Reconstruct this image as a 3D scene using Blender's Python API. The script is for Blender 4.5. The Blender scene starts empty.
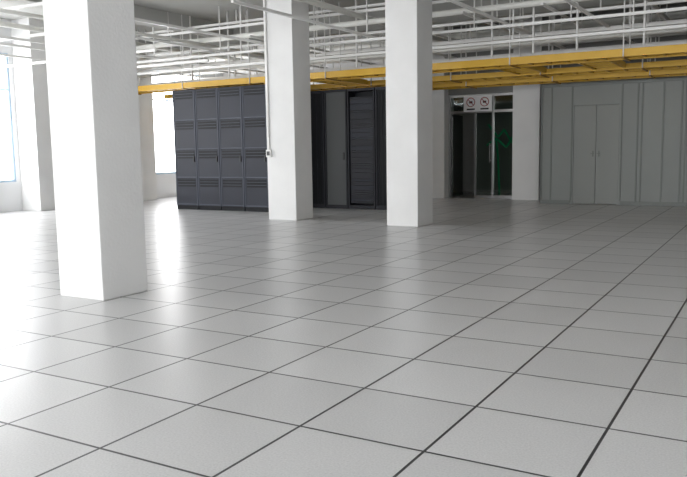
import bpy, bmesh, math, random
from mathutils import Vector, Matrix
random.seed(4)
scene=bpy.context.scene
H=1.22; CEIL=4.05
# ------------------------------------------------------------- materials
def mat(name,col,rough=0.6,metal=0.0,spec=0.5,var=0.0,vscale=3.0,bump=0.0,bscale=60.0):
    m=bpy.data.materials.new(name); m.use_nodes=True
    nt=m.node_tree; b=nt.nodes["Principled BSDF"]
    b.inputs["Base Color"].default_value=(*col,1); b.inputs["Roughness"].default_value=rough
    b.inputs["Metallic"].default_value=metal; b.inputs["Specular IOR Level"].default_value=spec
    g=nt.nodes.new("ShaderNodeNewGeometry")
    if var>0:
        n=nt.nodes.new("ShaderNodeTexNoise"); n.inputs["Scale"].default_value=vscale; n.inputs["Detail"].default_value=5
        nt.links.new(g.outputs["Position"],n.inputs["Vector"])
        mx=nt.nodes.new("ShaderNodeMix"); mx.data_type='RGBA'
        mx.inputs[6].default_value=(*[c*(1-var) for c in col],1); mx.inputs[7].default_value=(*[min(1,c*(1+var)) for c in col],1)
        nt.links.new(n.outputs["Fac"],mx.inputs[0]); nt.links.new(mx.outputs[2],b.inputs["Base Color"])
    if bump>0:
        n2=nt.nodes.new("ShaderNodeTexNoise"); n2.inputs["Scale"].default_value=bscale; n2.inputs["Detail"].default_value=3
        nt.links.new(g.outputs["Position"],n2.inputs["Vector"])
        bp=nt.nodes.new("ShaderNodeBump"); bp.inputs["Strength"].default_value=bump; bp.inputs["Distance"].default_value=0.01
        nt.links.new(n2.outputs["Fac"],bp.inputs["Height"]); nt.links.new(bp.outputs["Normal"],b.inputs["Normal"])
    return m
M={}
M['plaster']=mat("plaster_white",(0.76,0.76,0.75),0.75,var=0.08,vscale=2.0,bump=0.25,bscale=40)
M['wall']=mat("wall_paint",(0.76,0.765,0.77),0.8,var=0.04,vscale=1.2)
M['backwall']=mat("wall_grey",(0.25,0.25,0.24),0.8,var=0.06)
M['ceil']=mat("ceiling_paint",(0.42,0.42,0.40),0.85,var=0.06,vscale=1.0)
M['panel']=mat("partition_panel",(0.245,0.262,0.248),0.5,var=0.04)
M['paneldark']=mat("partition_frame",(0.175,0.19,0.18),0.45)
M['door']=mat("door_grey",(0.255,0.268,0.252),0.5,var=0.02)
M['handle']=mat("door_handle_grey",(0.18,0.19,0.18),0.4)
M['cab']=mat("cabinet_slate",(0.018,0.021,0.031),0.5,spec=.3,var=0.1,vscale=2)
M['cabside']=mat("cabinet_side",(0.013,0.014,0.019),0.5,spec=.3)
M['cabdark']=mat("cabinet_vent_black",(0.005,0.006,0.008),0.5,spec=.2)
M['cabedge']=mat("cabinet_trim",(0.055,0.062,0.082),0.5,spec=.3)
M['cablight']=mat("cabinet_panel_grey",(0.085,0.09,0.09),0.5,spec=.3)
M['yellow']=mat("tray_yellow",(0.66,0.39,0.03),0.45)
M['orange']=mat("tray_cable_orange",(0.38,0.21,0.04),0.6)
M['strut']=mat("strut_white",(0.78,0.78,0.76),0.4)
M['pipe']=mat("pipe_white",(0.74,0.74,0.70),0.4)
M['alu']=mat("window_aluminium",(0.42,0.55,0.68),0.4,metal=0.2)
M['chrome']=mat("door_frame_steel",(0.45,0.45,0.45),0.3,metal=0.8)
M['sign']=mat("sign_white",(0.80,0.80,0.80),0.5)
M['red']=mat("sign_red",(0.40,0.09,0.09),0.5)
M['black']=mat("black_plastic",(0.02,0.02,0.02),0.5)
M['darkglass']=mat("tinted_glass",(0.022,0.024,0.022),0.12)
M['green']=mat("cable_green",(0.03,0.55,0.25),0.5)
M['plastic']=mat("white_plastic",(0.75,0.75,0.73),0.4)
g=bpy.data.materials.new("window_glass"); g.use_nodes=True; nt=g.node_tree; nt.nodes.clear()
o=nt.nodes.new("ShaderNodeOutputMaterial"); mx=nt.nodes.new("ShaderNodeMixShader"); mx.inputs[0].default_value=0.06
t=nt.nodes.new("ShaderNodeBsdfTransparent"); gl=nt.nodes.new("ShaderNodeBsdfGlossy"); gl.inputs["Roughness"].default_value=0.02
nt.links.new(t.outputs[0],mx.inputs[1]); nt.links.new(gl.outputs[0],mx.inputs[2]); nt.links.new(mx.outputs[0],o.inputs[0]); M['glass']=g
g=bpy.data.materials.new("door_glass"); g.use_nodes=True; nt=g.node_tree; nt.nodes.clear()
o=nt.nodes.new("ShaderNodeOutputMaterial"); mx=nt.nodes.new("ShaderNodeMixShader"); mx.inputs[0].default_value=0.12
t=nt.nodes.new("ShaderNodeBsdfTransparent"); t.inputs[0].default_value=(.75,.82,.78,1); gl=nt.nodes.new("ShaderNodeBsdfGlossy"); gl.inputs["Roughness"].default_value=0.05
nt.links.new(t.outputs[0],mx.inputs[1]); nt.links.new(gl.outputs[0],mx.inputs[2]); nt.links.new(mx.outputs[0],o.inputs[0]); M['doorglass']=g
# floor tiles
m=bpy.data.materials.new("raised_floor_tiles"); m.use_nodes=True; nt=m.node_tree; b=nt.nodes["Principled BSDF"]; L=nt.links.new
geo=nt.nodes.new("ShaderNodeNewGeometry"); mp=nt.nodes.new("ShaderNodeMapping"); mp.inputs["Location"].default_value=(0,-0.27,0)
L(geo.outputs["Position"],mp.inputs["Vector"])
br=nt.nodes.new("ShaderNodeTexBrick"); br.offset=0; br.squash=1
for k,v in {"Scale":1,"Mortar Size":0.0070,"Mortar Smooth":0.12,"Brick Width":.6,"Row Height":.6,"Bias":0}.items(): br.inputs[k].default_value=v
br.inputs["Color1"].default_value=(0.60,0.60,0.60,1); br.inputs["Color2"].default_value=(0.68,0.68,0.68,1); br.inputs["Mortar"].default_value=(0.035,0.036,0.038,1)
L(mp.outputs[0],br.inputs["Vector"])
n=nt.nodes.new("ShaderNodeTexNoise"); n.inputs["Scale"].default_value=110; n.inputs["Detail"].default_value=2; L(geo.outputs["Position"],n.inputs["Vector"])
n3=nt.nodes.new("ShaderNodeTexNoise"); n3.inputs["Scale"].default_value=1.1; n3.inputs["Detail"].default_value=3; L(geo.outputs["Position"],n3.inputs["Vector"])
r1=nt.nodes.new("ShaderNodeMapRange"); r1.inputs[3].default_value=0.78; r1.inputs[4].default_value=1.22; L(n.outputs["Fac"],r1.inputs[0])
r2=nt.nodes.new("ShaderNodeMapRange"); r2.inputs[3].default_value=0.96; r2.inputs[4].default_value=1.04; L(n3.outputs["Fac"],r2.inputs[0])
mu=nt.nodes.new("ShaderNodeMath"); mu.operation='MULTIPLY'; L(r1.outputs[0],mu.inputs[0]); L(r2.outputs[0],mu.inputs[1])
vm=nt.nodes.new("ShaderNodeVectorMath"); vm.operation='SCALE'; L(br.outputs["Color"],vm.inputs[0]); L(mu.outputs[0],vm.inputs["Scale"]); L(vm.outputs[0],b.inputs["Base Color"])
b.inputs["Roughness"].default_value=0.31
bp=nt.nodes.new("ShaderNodeBump"); bp.invert=True; bp.inputs["Strength"].default_value=0.5; bp.inputs["Distance"].default_value=0.003; L(br.outputs["Fac"],bp.inputs["Height"]); L(bp.outputs[0],b.inputs["Normal"])
b.inputs["Specular IOR Level"].default_value=0.42
M['floor']=m
# ------------------------------------------------------------- mesh builder
class B:
    def __init__(s,name): s.name=name; s.bm=bmesh.new(); s.mats=[]
    def mi(s,k):
        if k not in s.mats: s.mats.append(k)
        return s.mats.index(k)
    def box(s,x0,x1,y0,y1,z0,z1,k,bev=0):
        mtx=Matrix.Translation(((x0+x1)/2,(y0+y1)/2,(z0+z1)/2))@Matrix.Diagonal((abs(x1-x0),abs(y1-y0),abs(z1-z0),1))
        r=bmesh.ops.create_cube(s.bm,size=1,matrix=mtx); vs=r['verts']; i=s.mi(k)
        fs=set(f for v in vs for f in v.link_faces)
        for f in fs: f.material_index=i
        if bev>0:
            es=list(set(e for v in vs for e in v.link_edges))
            rr=bmesh.ops.bevel(s.bm,geom=es,offset=bev,segments=2,affect='EDGES',profile=0.5)
            for f in rr['faces']: f.material_index=i
        return s
    def cyl(s,p0,p1,r,k,seg=10):
        p0=Vector(p0);p1=Vector(p1);d=p1-p0
        q=Vector((0,0,1)).rotation_difference(d.normalized()).to_matrix().to_4x4()
        rr=bmesh.ops.create_cone(s.bm,cap_ends=True,segments=seg,radius1=r,radius2=r,depth=d.length,matrix=Matrix.Translation((p0+p1)/2)@q)
        i=s.mi(k)
        for f in set(f for v in rr['verts'] for f in v.link_faces):
            f.material_index=i
            if len(f.verts)==4: f.smooth=True
        return s
    def done(s):
        me=bpy.data.meshes.new(s.name); s.bm.to_mesh(me); s.bm.free()
        for k in s.mats: me.materials.append(M[k])
        ob=bpy.data.objects.new(s.name,me); scene.collection.objects.link(ob); return ob
# ------------------------------------------------------------- shell
XL,XR,YF,YB=-14.3,4.5,-4.5,19.6
B("floor").box(XL-.3,XR+.3,YF-.3,YB+.3,-0.1,0,'floor').done()
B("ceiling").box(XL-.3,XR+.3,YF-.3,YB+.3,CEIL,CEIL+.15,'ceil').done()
B("wall_back").box(XL-.3,-7.75,17.6,17.8,0,CEIL,'wall').done()
B("wall_right").box(XR,XR+.2,YF,YB,0,CEIL,'wall').done()
portals=[]
def wall_with_windows(name,axis,c0,c1,a0,a1,wins,sill,top,mk='wall'):
    w=B(name)
    def bx(u0,u1,z0,z1):
        if axis=='x': w.box(c0,c1,u0,u1,z0,z1,mk)
        else: w.box(u0,u1,c0,c1,z0,z1,mk)
    bx(a0,a1,0,sill); bx(a0,a1,top,CEIL)
    p=a0
    for (u0,u1) in wins: bx(p,u0,sill,top); p=u1
    bx(p,a1,sill,top); w.done()
wn=[0]
def window(axis,c,u0,u1,z0,z1,inward):
    wn[0]+=1; w=B("window_%d"%wn[0]); cm=c
    def bx(a,b_,za,zb,k='alu',d=0.03):
        if axis=='x': w.box(cm-d,cm+d,a,b_,za,zb,k)
        else: w.box(a,b_,cm-d,cm+d,za,zb,k)
    f=0.05
    bx(u0,u1,z0,z0+f); bx(u0,u1,z1-f,z1); bx(u0,u0+f,z0+f,z1-f); bx(u1-f,u1,z0+f,z1-f)
    n=max(2,round((u1-u0)/1.1))
    for i in range(1,n):
        u=u0+(u1-u0)*i/n; bx(u-.02,u+.02,z0+f,z1-f,d=.025)
    zt=z0+(z1-z0)*.72; bx(u0+f,u1-f,zt-.02,zt+.02,d=.022)
    bx(u0+f,u1-f,z0+f,z1-f,'glass',0.003)
    w.done(); portals.append((axis,c,u0,u1,z0,z1,inward))
WL=[(-3.6,-0.4),(0.2,3.4),(5.2,7.0),(7.8,10.5),(14.5,16.7)]
SILL,TOP=0.63,3.35
wall_with_windows("wall_left",'x',XL-.15,XL,YF,YB,WL,SILL,TOP)
for a,c in WL: window('x',XL-.05,a,c,SILL,TOP,1)
WF_ADDED=[(-13,-9.5),(-8.5,-5),(-4,-0.5),(.4,3.9)]  # unseen windows behind the camera, added to brighten the near floor and ambient light
wall_with_windows("wall_front",'y',YF-.15,YF,XL,XR,WF_ADDED,SILL,TOP)
for a,c in WF_ADDED: window('y',YF-.07,a,c,SILL,TOP,1)
# ------------------------------------------------------------- pillars
def pillar(x0,x1,y0,y1):
    b_=B("square_pillar"); b_.box(x0,x1,y0,y1,0,CEIL,'plaster',0.008); return b_.done()
pillar(-5.35,-4.82,4.28,4.79)
pillar(-5.40,-4.86,10.62,11.20)
pillar(-7.84,-7.25,10.80,11.34)
pillar(-5.36,-4.74,16.9,17.5)
pillar(-7.66,-7.03,16.9,17.5)
pillar(XL,-13.7,10.6,11.2)
pillar(XL,-13.9,13.7,14.3)
# ------------------------------------------------------------- beams
for y in (13.9,):
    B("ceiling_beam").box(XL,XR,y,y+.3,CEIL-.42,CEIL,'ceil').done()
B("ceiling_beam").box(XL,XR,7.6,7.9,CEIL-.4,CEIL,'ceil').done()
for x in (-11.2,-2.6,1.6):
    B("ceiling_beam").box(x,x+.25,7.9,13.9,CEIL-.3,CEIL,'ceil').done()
# ------------------------------------------------------------- partition wall
PY=15.95
w=B("wall_partition")
w.box(-4.42,-3.76,PY,PY+.08,0,2.42,'panel'); w.box(-2.86,XR,PY,PY+.08,0,2.42,'panel'); w.box(-3.76,-2.86,PY,PY+.08,2.03,2.42,'panel')
w.box(-4.44,XR,PY-.03,PY+.11,2.42,2.48,'paneldark')
for x in (-4.42,-4.22,-3.80,-2.82,-2.52,-2.44,-2.05,-1.72,-1.64,-1.25,-.5,.4,1.3,2.2,3.1,4.0):
    w.box(x-.013,x+.013,PY-.02,PY,0.08,2.42,'paneldark')
w.box(-4.44,-3.81,PY-.015,PY,0,0.08,'paneldark'); w.box(-2.81,XR,PY-.015,PY,0,.08,'paneldark')
w.done()
d=B("door_1")
d.box(-3.758,-3.314,PY+.01,PY+.055,0.01,2.025,'door',.004); d.box(-3.309,-2.862,PY+.01,PY+.055,0.01,2.025,'door',.004)
for x in (-3.37,-3.25):
    d.box(x-.010,x+.010,PY-.005,PY+.012,.98,1.10,'handle',.003)
    d.cyl((x,PY-.035,1.05),(x,PY,1.05),.007,'handle')
    d.box(x-.035,x+.035,PY-.045,PY-.03,1.04,1.055,'handle')
d.done()
B("wall_bulkhead").box(-4.74,XR,17.0,17.1,0,CEIL,'backwall').done()
# recessed glass entrance + corridor behind
d=B("glass_entrance_door"); GY=17.2
d.box(-6.33,-5.4,GY,GY+.01,0.05,2.02,'doorglass'); d.box(-7.0,-5.4,GY,GY+.01,2.08,2.40,'doorglass')
for x in (-7.005,-6.36,-5.92,-5.39): d.box(x-.022,x+.022,GY-.03,GY+.04,0,2.45,'chrome')
for z in (2.05,2.43): d.box(-7.0,-5.4,GY-.025,GY+.035,z-.03,z+.03,'chrome')
d.box(-6.33,-5.4,GY-.02,GY+.03,0.0,.07,'chrome')
d.box(-6.98,-6.95,GY+.05,GY+.70,0.02,2.0,'darkglass')
d.cyl((-5.98,GY-.07,.85),(-5.98,GY-.07,1.3),.012,'chrome')
for z in (.9,1.25): d.cyl((-5.98,GY-.07,z),(-5.98,GY,z),.01,'chrome')
d.done()
B("wall_lintel").box(-7.03,-5.36,17.15,17.3,2.47,CEIL,'backwall').done()
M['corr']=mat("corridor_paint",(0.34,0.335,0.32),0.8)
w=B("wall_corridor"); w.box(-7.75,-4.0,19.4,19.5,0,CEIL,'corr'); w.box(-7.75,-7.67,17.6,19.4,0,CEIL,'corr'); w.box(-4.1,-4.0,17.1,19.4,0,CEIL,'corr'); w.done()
c=B("green_cable_bundle")
pts=[[(-6.15,17.5,1.75),(-5.9,17.5,1.45),(-5.75,17.5,1.62),(-5.55,17.5,1.3)],[(-6.2,17.55,1.25),(-5.95,17.5,1.42),(-5.7,17.5,1.2),(-5.5,17.5,1.5)],[(-5.95,17.5,1.42),(-5.9,17.5,1.0),(-5.85,17.5,.0)]]
for ps in pts:
    for a,b_ in zip(ps,ps[1:]): c.cyl(a,b_,.025,'green',6)
c.done()
s=B("prohibition_sign"); sy=17.10
s.box(-6.62,-5.92,sy,sy+.02,2.05,2.42,'sign',.003)
for cx in (-6.44,-6.10):
    for a in range(20):
        a0=a/20*2*math.pi;a1=(a+1)/20*2*math.pi
        s.cyl((cx+.10*math.cos(a0),sy-.003,2.27+.10*math.sin(a0)),(cx+.10*math.cos(a1),sy-.003,2.27+.10*math.sin(a1)),.010,'red',6)
    s.box(cx-.04,cx+.04,sy-.004,sy,2.245,2.295,'black')
    s.cyl((cx-.07,sy-.006,2.34),(cx+.07,sy-.006,2.20),.009,'red',6)
    s.box(cx-.10,cx+.10,sy-.003,sy,2.09,2.125,'black')
s.done()
# ------------------------------------------------------------- server cabinets
def cabinet(x,y,w=.6,dp=1.0,h=2.5,name="server_cabinet"):
    c=B(name); g=.004
    c.box(x+g,x+w-g,y+.04,y+dp,0.0,h,'cabside',.006)
    c.box(x+.01,x+w-.01,y+.01,y+.04,0.0,.09,'cabdark')
    c.box(x+g,x+.03,y,y+.04,.09,h-.01,'cabedge',.003); c.box(x+w-.03,x+w-g,y,y+.04,.09,h-.01,'cabedge',.003)
    rows=[(.10,.66),(.67,1.25),(1.26,1.85),(1.86,h-.02)]
    for a,b_ in rows:
        c.box(x+.03,x+w-.03,y+.008,y+.04,a,b_,'cab',.004)
        zc=b_-.10
        c.box(x+.06,x+w-.06,y+.003,y+.01,zc-.075,zc+.075,'cabdark')
        for k in range(2):
            zz=zc-.03+k*.06; c.box(x+.06,x+w-.06,y-.001,y+.006,zz-.005,zz+.005,'cabedge')
        c.box(x+.03,x+w-.03,y+.002,y+.01,a,a+.026,'cabedge')
    c.box(x+w-.075,x+w-.05,y-.02,y+.01,1.0,1.12,'black',.003)
    return c.done()
for i in range(4): cabinet(-11.16+.61*i,12.05)
def rack(x,y,w,dp,h,front,name):
    c=B(name)
    c.box(x,x+.03,y,y+dp,0,h,'cabside'); c.box(x+w-.03,x+w,y,y+dp,0,h,'cabside')
    c.box(x+.03,x+w-.03,y,y+dp,h-.05,h,'cabside'); c.box(x+.03,x+w-.03,y,y+dp,0,.08,'cabside')
    c.box(x+.03,x+w-.03,y+dp*.5,y+dp-.02,.08,h-.05,'cabdark')
    if front=='units':
        z=.12
        while z<h-.2:
            hh=random.choice((.045,.09,.13)); 
            c.box(x+.05,x+w-.05,y+.03,y+dp*.5,z,z+hh-.005,random.choice(('cabside','cabside','cab')))
            z+=hh
    elif front=='panel':
        c.box(x+.03,x+w-.03,y+.02,y+.05,.08,h-.05,'cablight',.004)
        c.box(x+w-.10,x+w-.07,y,y+.02,1.0,1.15,'black')
    else:
        c.box(x+.03,x+w-.03,y+.02,y+.04,.08,h-.05,'cabdark')
        for k in range(7):
            xx=x+.07+k*(w-.14)/6; c.box(xx-.004,xx+.004,y+.01,y+.02,.12,h-.1,'cabside')
    return c.done()
rack(-9.0,13.3,.80,.55,2.42,'mesh',"network_rack")
rack(-8.18,13.3,.52,.55,2.42,'panel',"network_rack")
rack(-7.64,13.3,.62,.55,2.42,'units',"network_rack")
rack(-7.00,13.3,.6,.55,2.42,'mesh',"network_rack")
# ------------------------------------------------------------- yellow trays
def tray_x(y0,y1,z,x0,x1,hh=.055):
    t=B("cable_tray")
    for y in (y0,y1): t.box(x0,x1,y-.02,y+.02,z-hh,z+hh,'yellow')
    x=x0+.15
    while x<x1: t.box(x-.02,x+.02,y0+.02,y1-.02,z-.04,z-.01,'yellow'); x+=.3
    n=6
    for k in range(n):
        yy=y0+.06+(y1-y0-.12)*k/(n-1); t.box(x0,x1,yy-.022,yy+.022,z-.01,z+.02,'orange')
    x=x0+.5
    while x<x1:
        for y in (y0-.03,y1+.03): t.cyl((x,y,z-hh-.01),(x,y,CEIL),.011,'strut',6)
        t.box(x-.015,x+.015,y0-.045,y1+.045,z-hh-.02,z-hh,'orange'); x+=1.8
    return t.done()
tray_x(12.45,12.95,2.63,-13.5,4.3,.06)
tray_x(14.3,14.8,2.60,-13.5,4.3,.05)
tray_x(15.15,15.7,2.55,-13.5,4.3,.06)
def tray_y(x0,x1,z,y0,y1):
    t=B("cable_tray")
    for x in (x0,x1): t.box(x-.02,x+.02,y0,y1,z-.05,z+.05,'yellow')
    y=y0+.15
    while y<y1: t.box(x0+.02,x1-.02,y-.02,y+.02,z-.04,z-.01,'yellow'); y+=.3
    return t.done()
for x in (-10.2,-8.2,-4.4,-3.0,-1.2,1.2): tray_y(x,x+.5,2.62,12.98,14.26)
# ------------------------------------------------------------- strut + pipes
f=B("ceiling_strut_frame")
for z,ys in ((3.12,(11.9,13.2,15.6)),(3.35,(12.6,14.6,16.3)),(3.6,(11.8,13.0,14.9)),(2.92,(12.2,14.2)),(3.8,(12.4,15.3))):
    for y in ys:
        f.box(XL+.05,XR-.1,y-.022,y+.022,z-.022,z+.022,'strut')
        x=XL+.9+random.random()*.6
        while x<XR: f.cyl((x,y,z),(x,y,CEIL),.013,'strut',6); x+=1.5+random.random()*.6
for x in (-4.3,-3.6,-2.9,-1.9,-10.9,-9.9,-8.9,-6.9,-6.2):
    f.cyl((x,12.4,2.72),(x,12.4,CEIL),.02,'strut',8)
for z,y in ((3.3,9.0),(3.0,10.0),(3.5,7.9),(2.95,11.4)):
    f.box(XL+.05,-9.6,y-.022,y+.022,z-.022,z+.022,'strut')
for x in (-13.3,-12.0,-11.3,-9.6,-8.3,-6.3,-3.9,-2.6,-1.1,.6,2.2):
    f.box(x-.02,x+.02,8,15.8,3.14,3.18,'strut')
for x in (-10.6,-8.9,-5.9,-4.6,-3.3,-1.9,-.3,1.4):
    f.box(x-.02,x+.02,11.8,16.4,3.37,3.41,'strut')
f.done()
for (y,z,r) in ((12.1,3.46,.05),(13.2,3.0,.03),(15.0,3.25,.06),(15.75,2.95,.045),(15.8,3.5,.05),(16.6,3.75,.07),(16.7,3.2,.04)):
    B("ceiling_pipe").cyl((XL+.02,y,z),(XR-.05,y,z),r,'pipe',12).done()
for (x,z,r) in ((-12.6,3.62,.05),(-10.4,3.4,.035),(-6.6,3.56,.05),(-2.0,3.55,.04)):
    B("ceiling_pipe").cyl((x,2,z),(x,16.85,z),r,'pipe',12).done()
c=B("wall_conduit")
c.cyl((-7.78,10.785,1.45),(-7.78,10.785,CEIL-.02),.014,'plastic',8)
c.box(-7.83,-7.73,10.75,10.80,1.10,1.23,'plastic',.005); c.box(-7.81,-7.75,10.745,10.75,1.13,1.20,'cablight')
c.cyl((-7.78,10.785,1.2),(-7.78,10.785,1.47),.014,'plastic',8)
for z in (2.0,2.7,3.4): c.box(-7.805,-7.755,10.77,10.80,z,z+.02,'plastic')
c.done()
# ------------------------------------------------------------- world + portals
w=bpy.data.worlds.new("overcast_sky"); scene.world=w; w.use_nodes=True
bg=w.node_tree.nodes["Background"]; bg.inputs[0].default_value=(0.985,0.985,1.0,1); bg.inputs[1].default_value=11
for axis,c0,u0,u1,z0,z1,s in portals:
    l=bpy.data.lights.new("window_portal",'AREA'); l.shape='RECTANGLE'; l.cycles.is_portal=True
    ob=bpy.data.objects.new("window_portal",l); scene.collection.objects.link(ob)
    if axis=='x':
        ob.location=(c0-.06,(u0+u1)/2,(z0+z1)/2); X,Y,Z=Vector((0,1,0)),Vector((0,0,1)),Vector((1,0,0))
    else:
        ob.location=((u0+u1)/2,c0-.06,(z0+z1)/2); X,Y,Z=Vector((1,0,0)),Vector((0,0,1)),Vector((0,1,0))
    l.size=u1-u0; l.size_y=z1-z0
    Zl=-Z; Xl=Y.cross(Zl)
    loc=ob.location.copy(); mm=Matrix((Xl,Y,Zl)).transposed().to_4x4(); mm.translation=loc; ob.matrix_world=mm
scene.view_settings.view_transform='Standard'; scene.view_settings.exposure=0
# ------------------------------------------------------------- camera
az=math.radians(-30.3);p=math.radians(6.8);r=math.radians(.93);F=750
fw=Vector((math.sin(az)*math.cos(p),math.cos(az)*math.cos(p),-math.sin(p)))
r0=Vector((math.cos(az),-math.sin(az),0)); u0=r0.cross(fw)
R=r0*math.cos(r)-u0*math.sin(r); U=u0*math.cos(r)+r0*math.sin(r)
cd=bpy.data.cameras.new("camera");o=bpy.data.objects.new("camera",cd);scene.collection.objects.link(o)
cd.sensor_width=36;cd.lens=F*36/687
mt=Matrix((R,U,-fw)).transposed().to_4x4();mt.translation=(0,0,H);o.matrix_world=mt
scene.camera=o
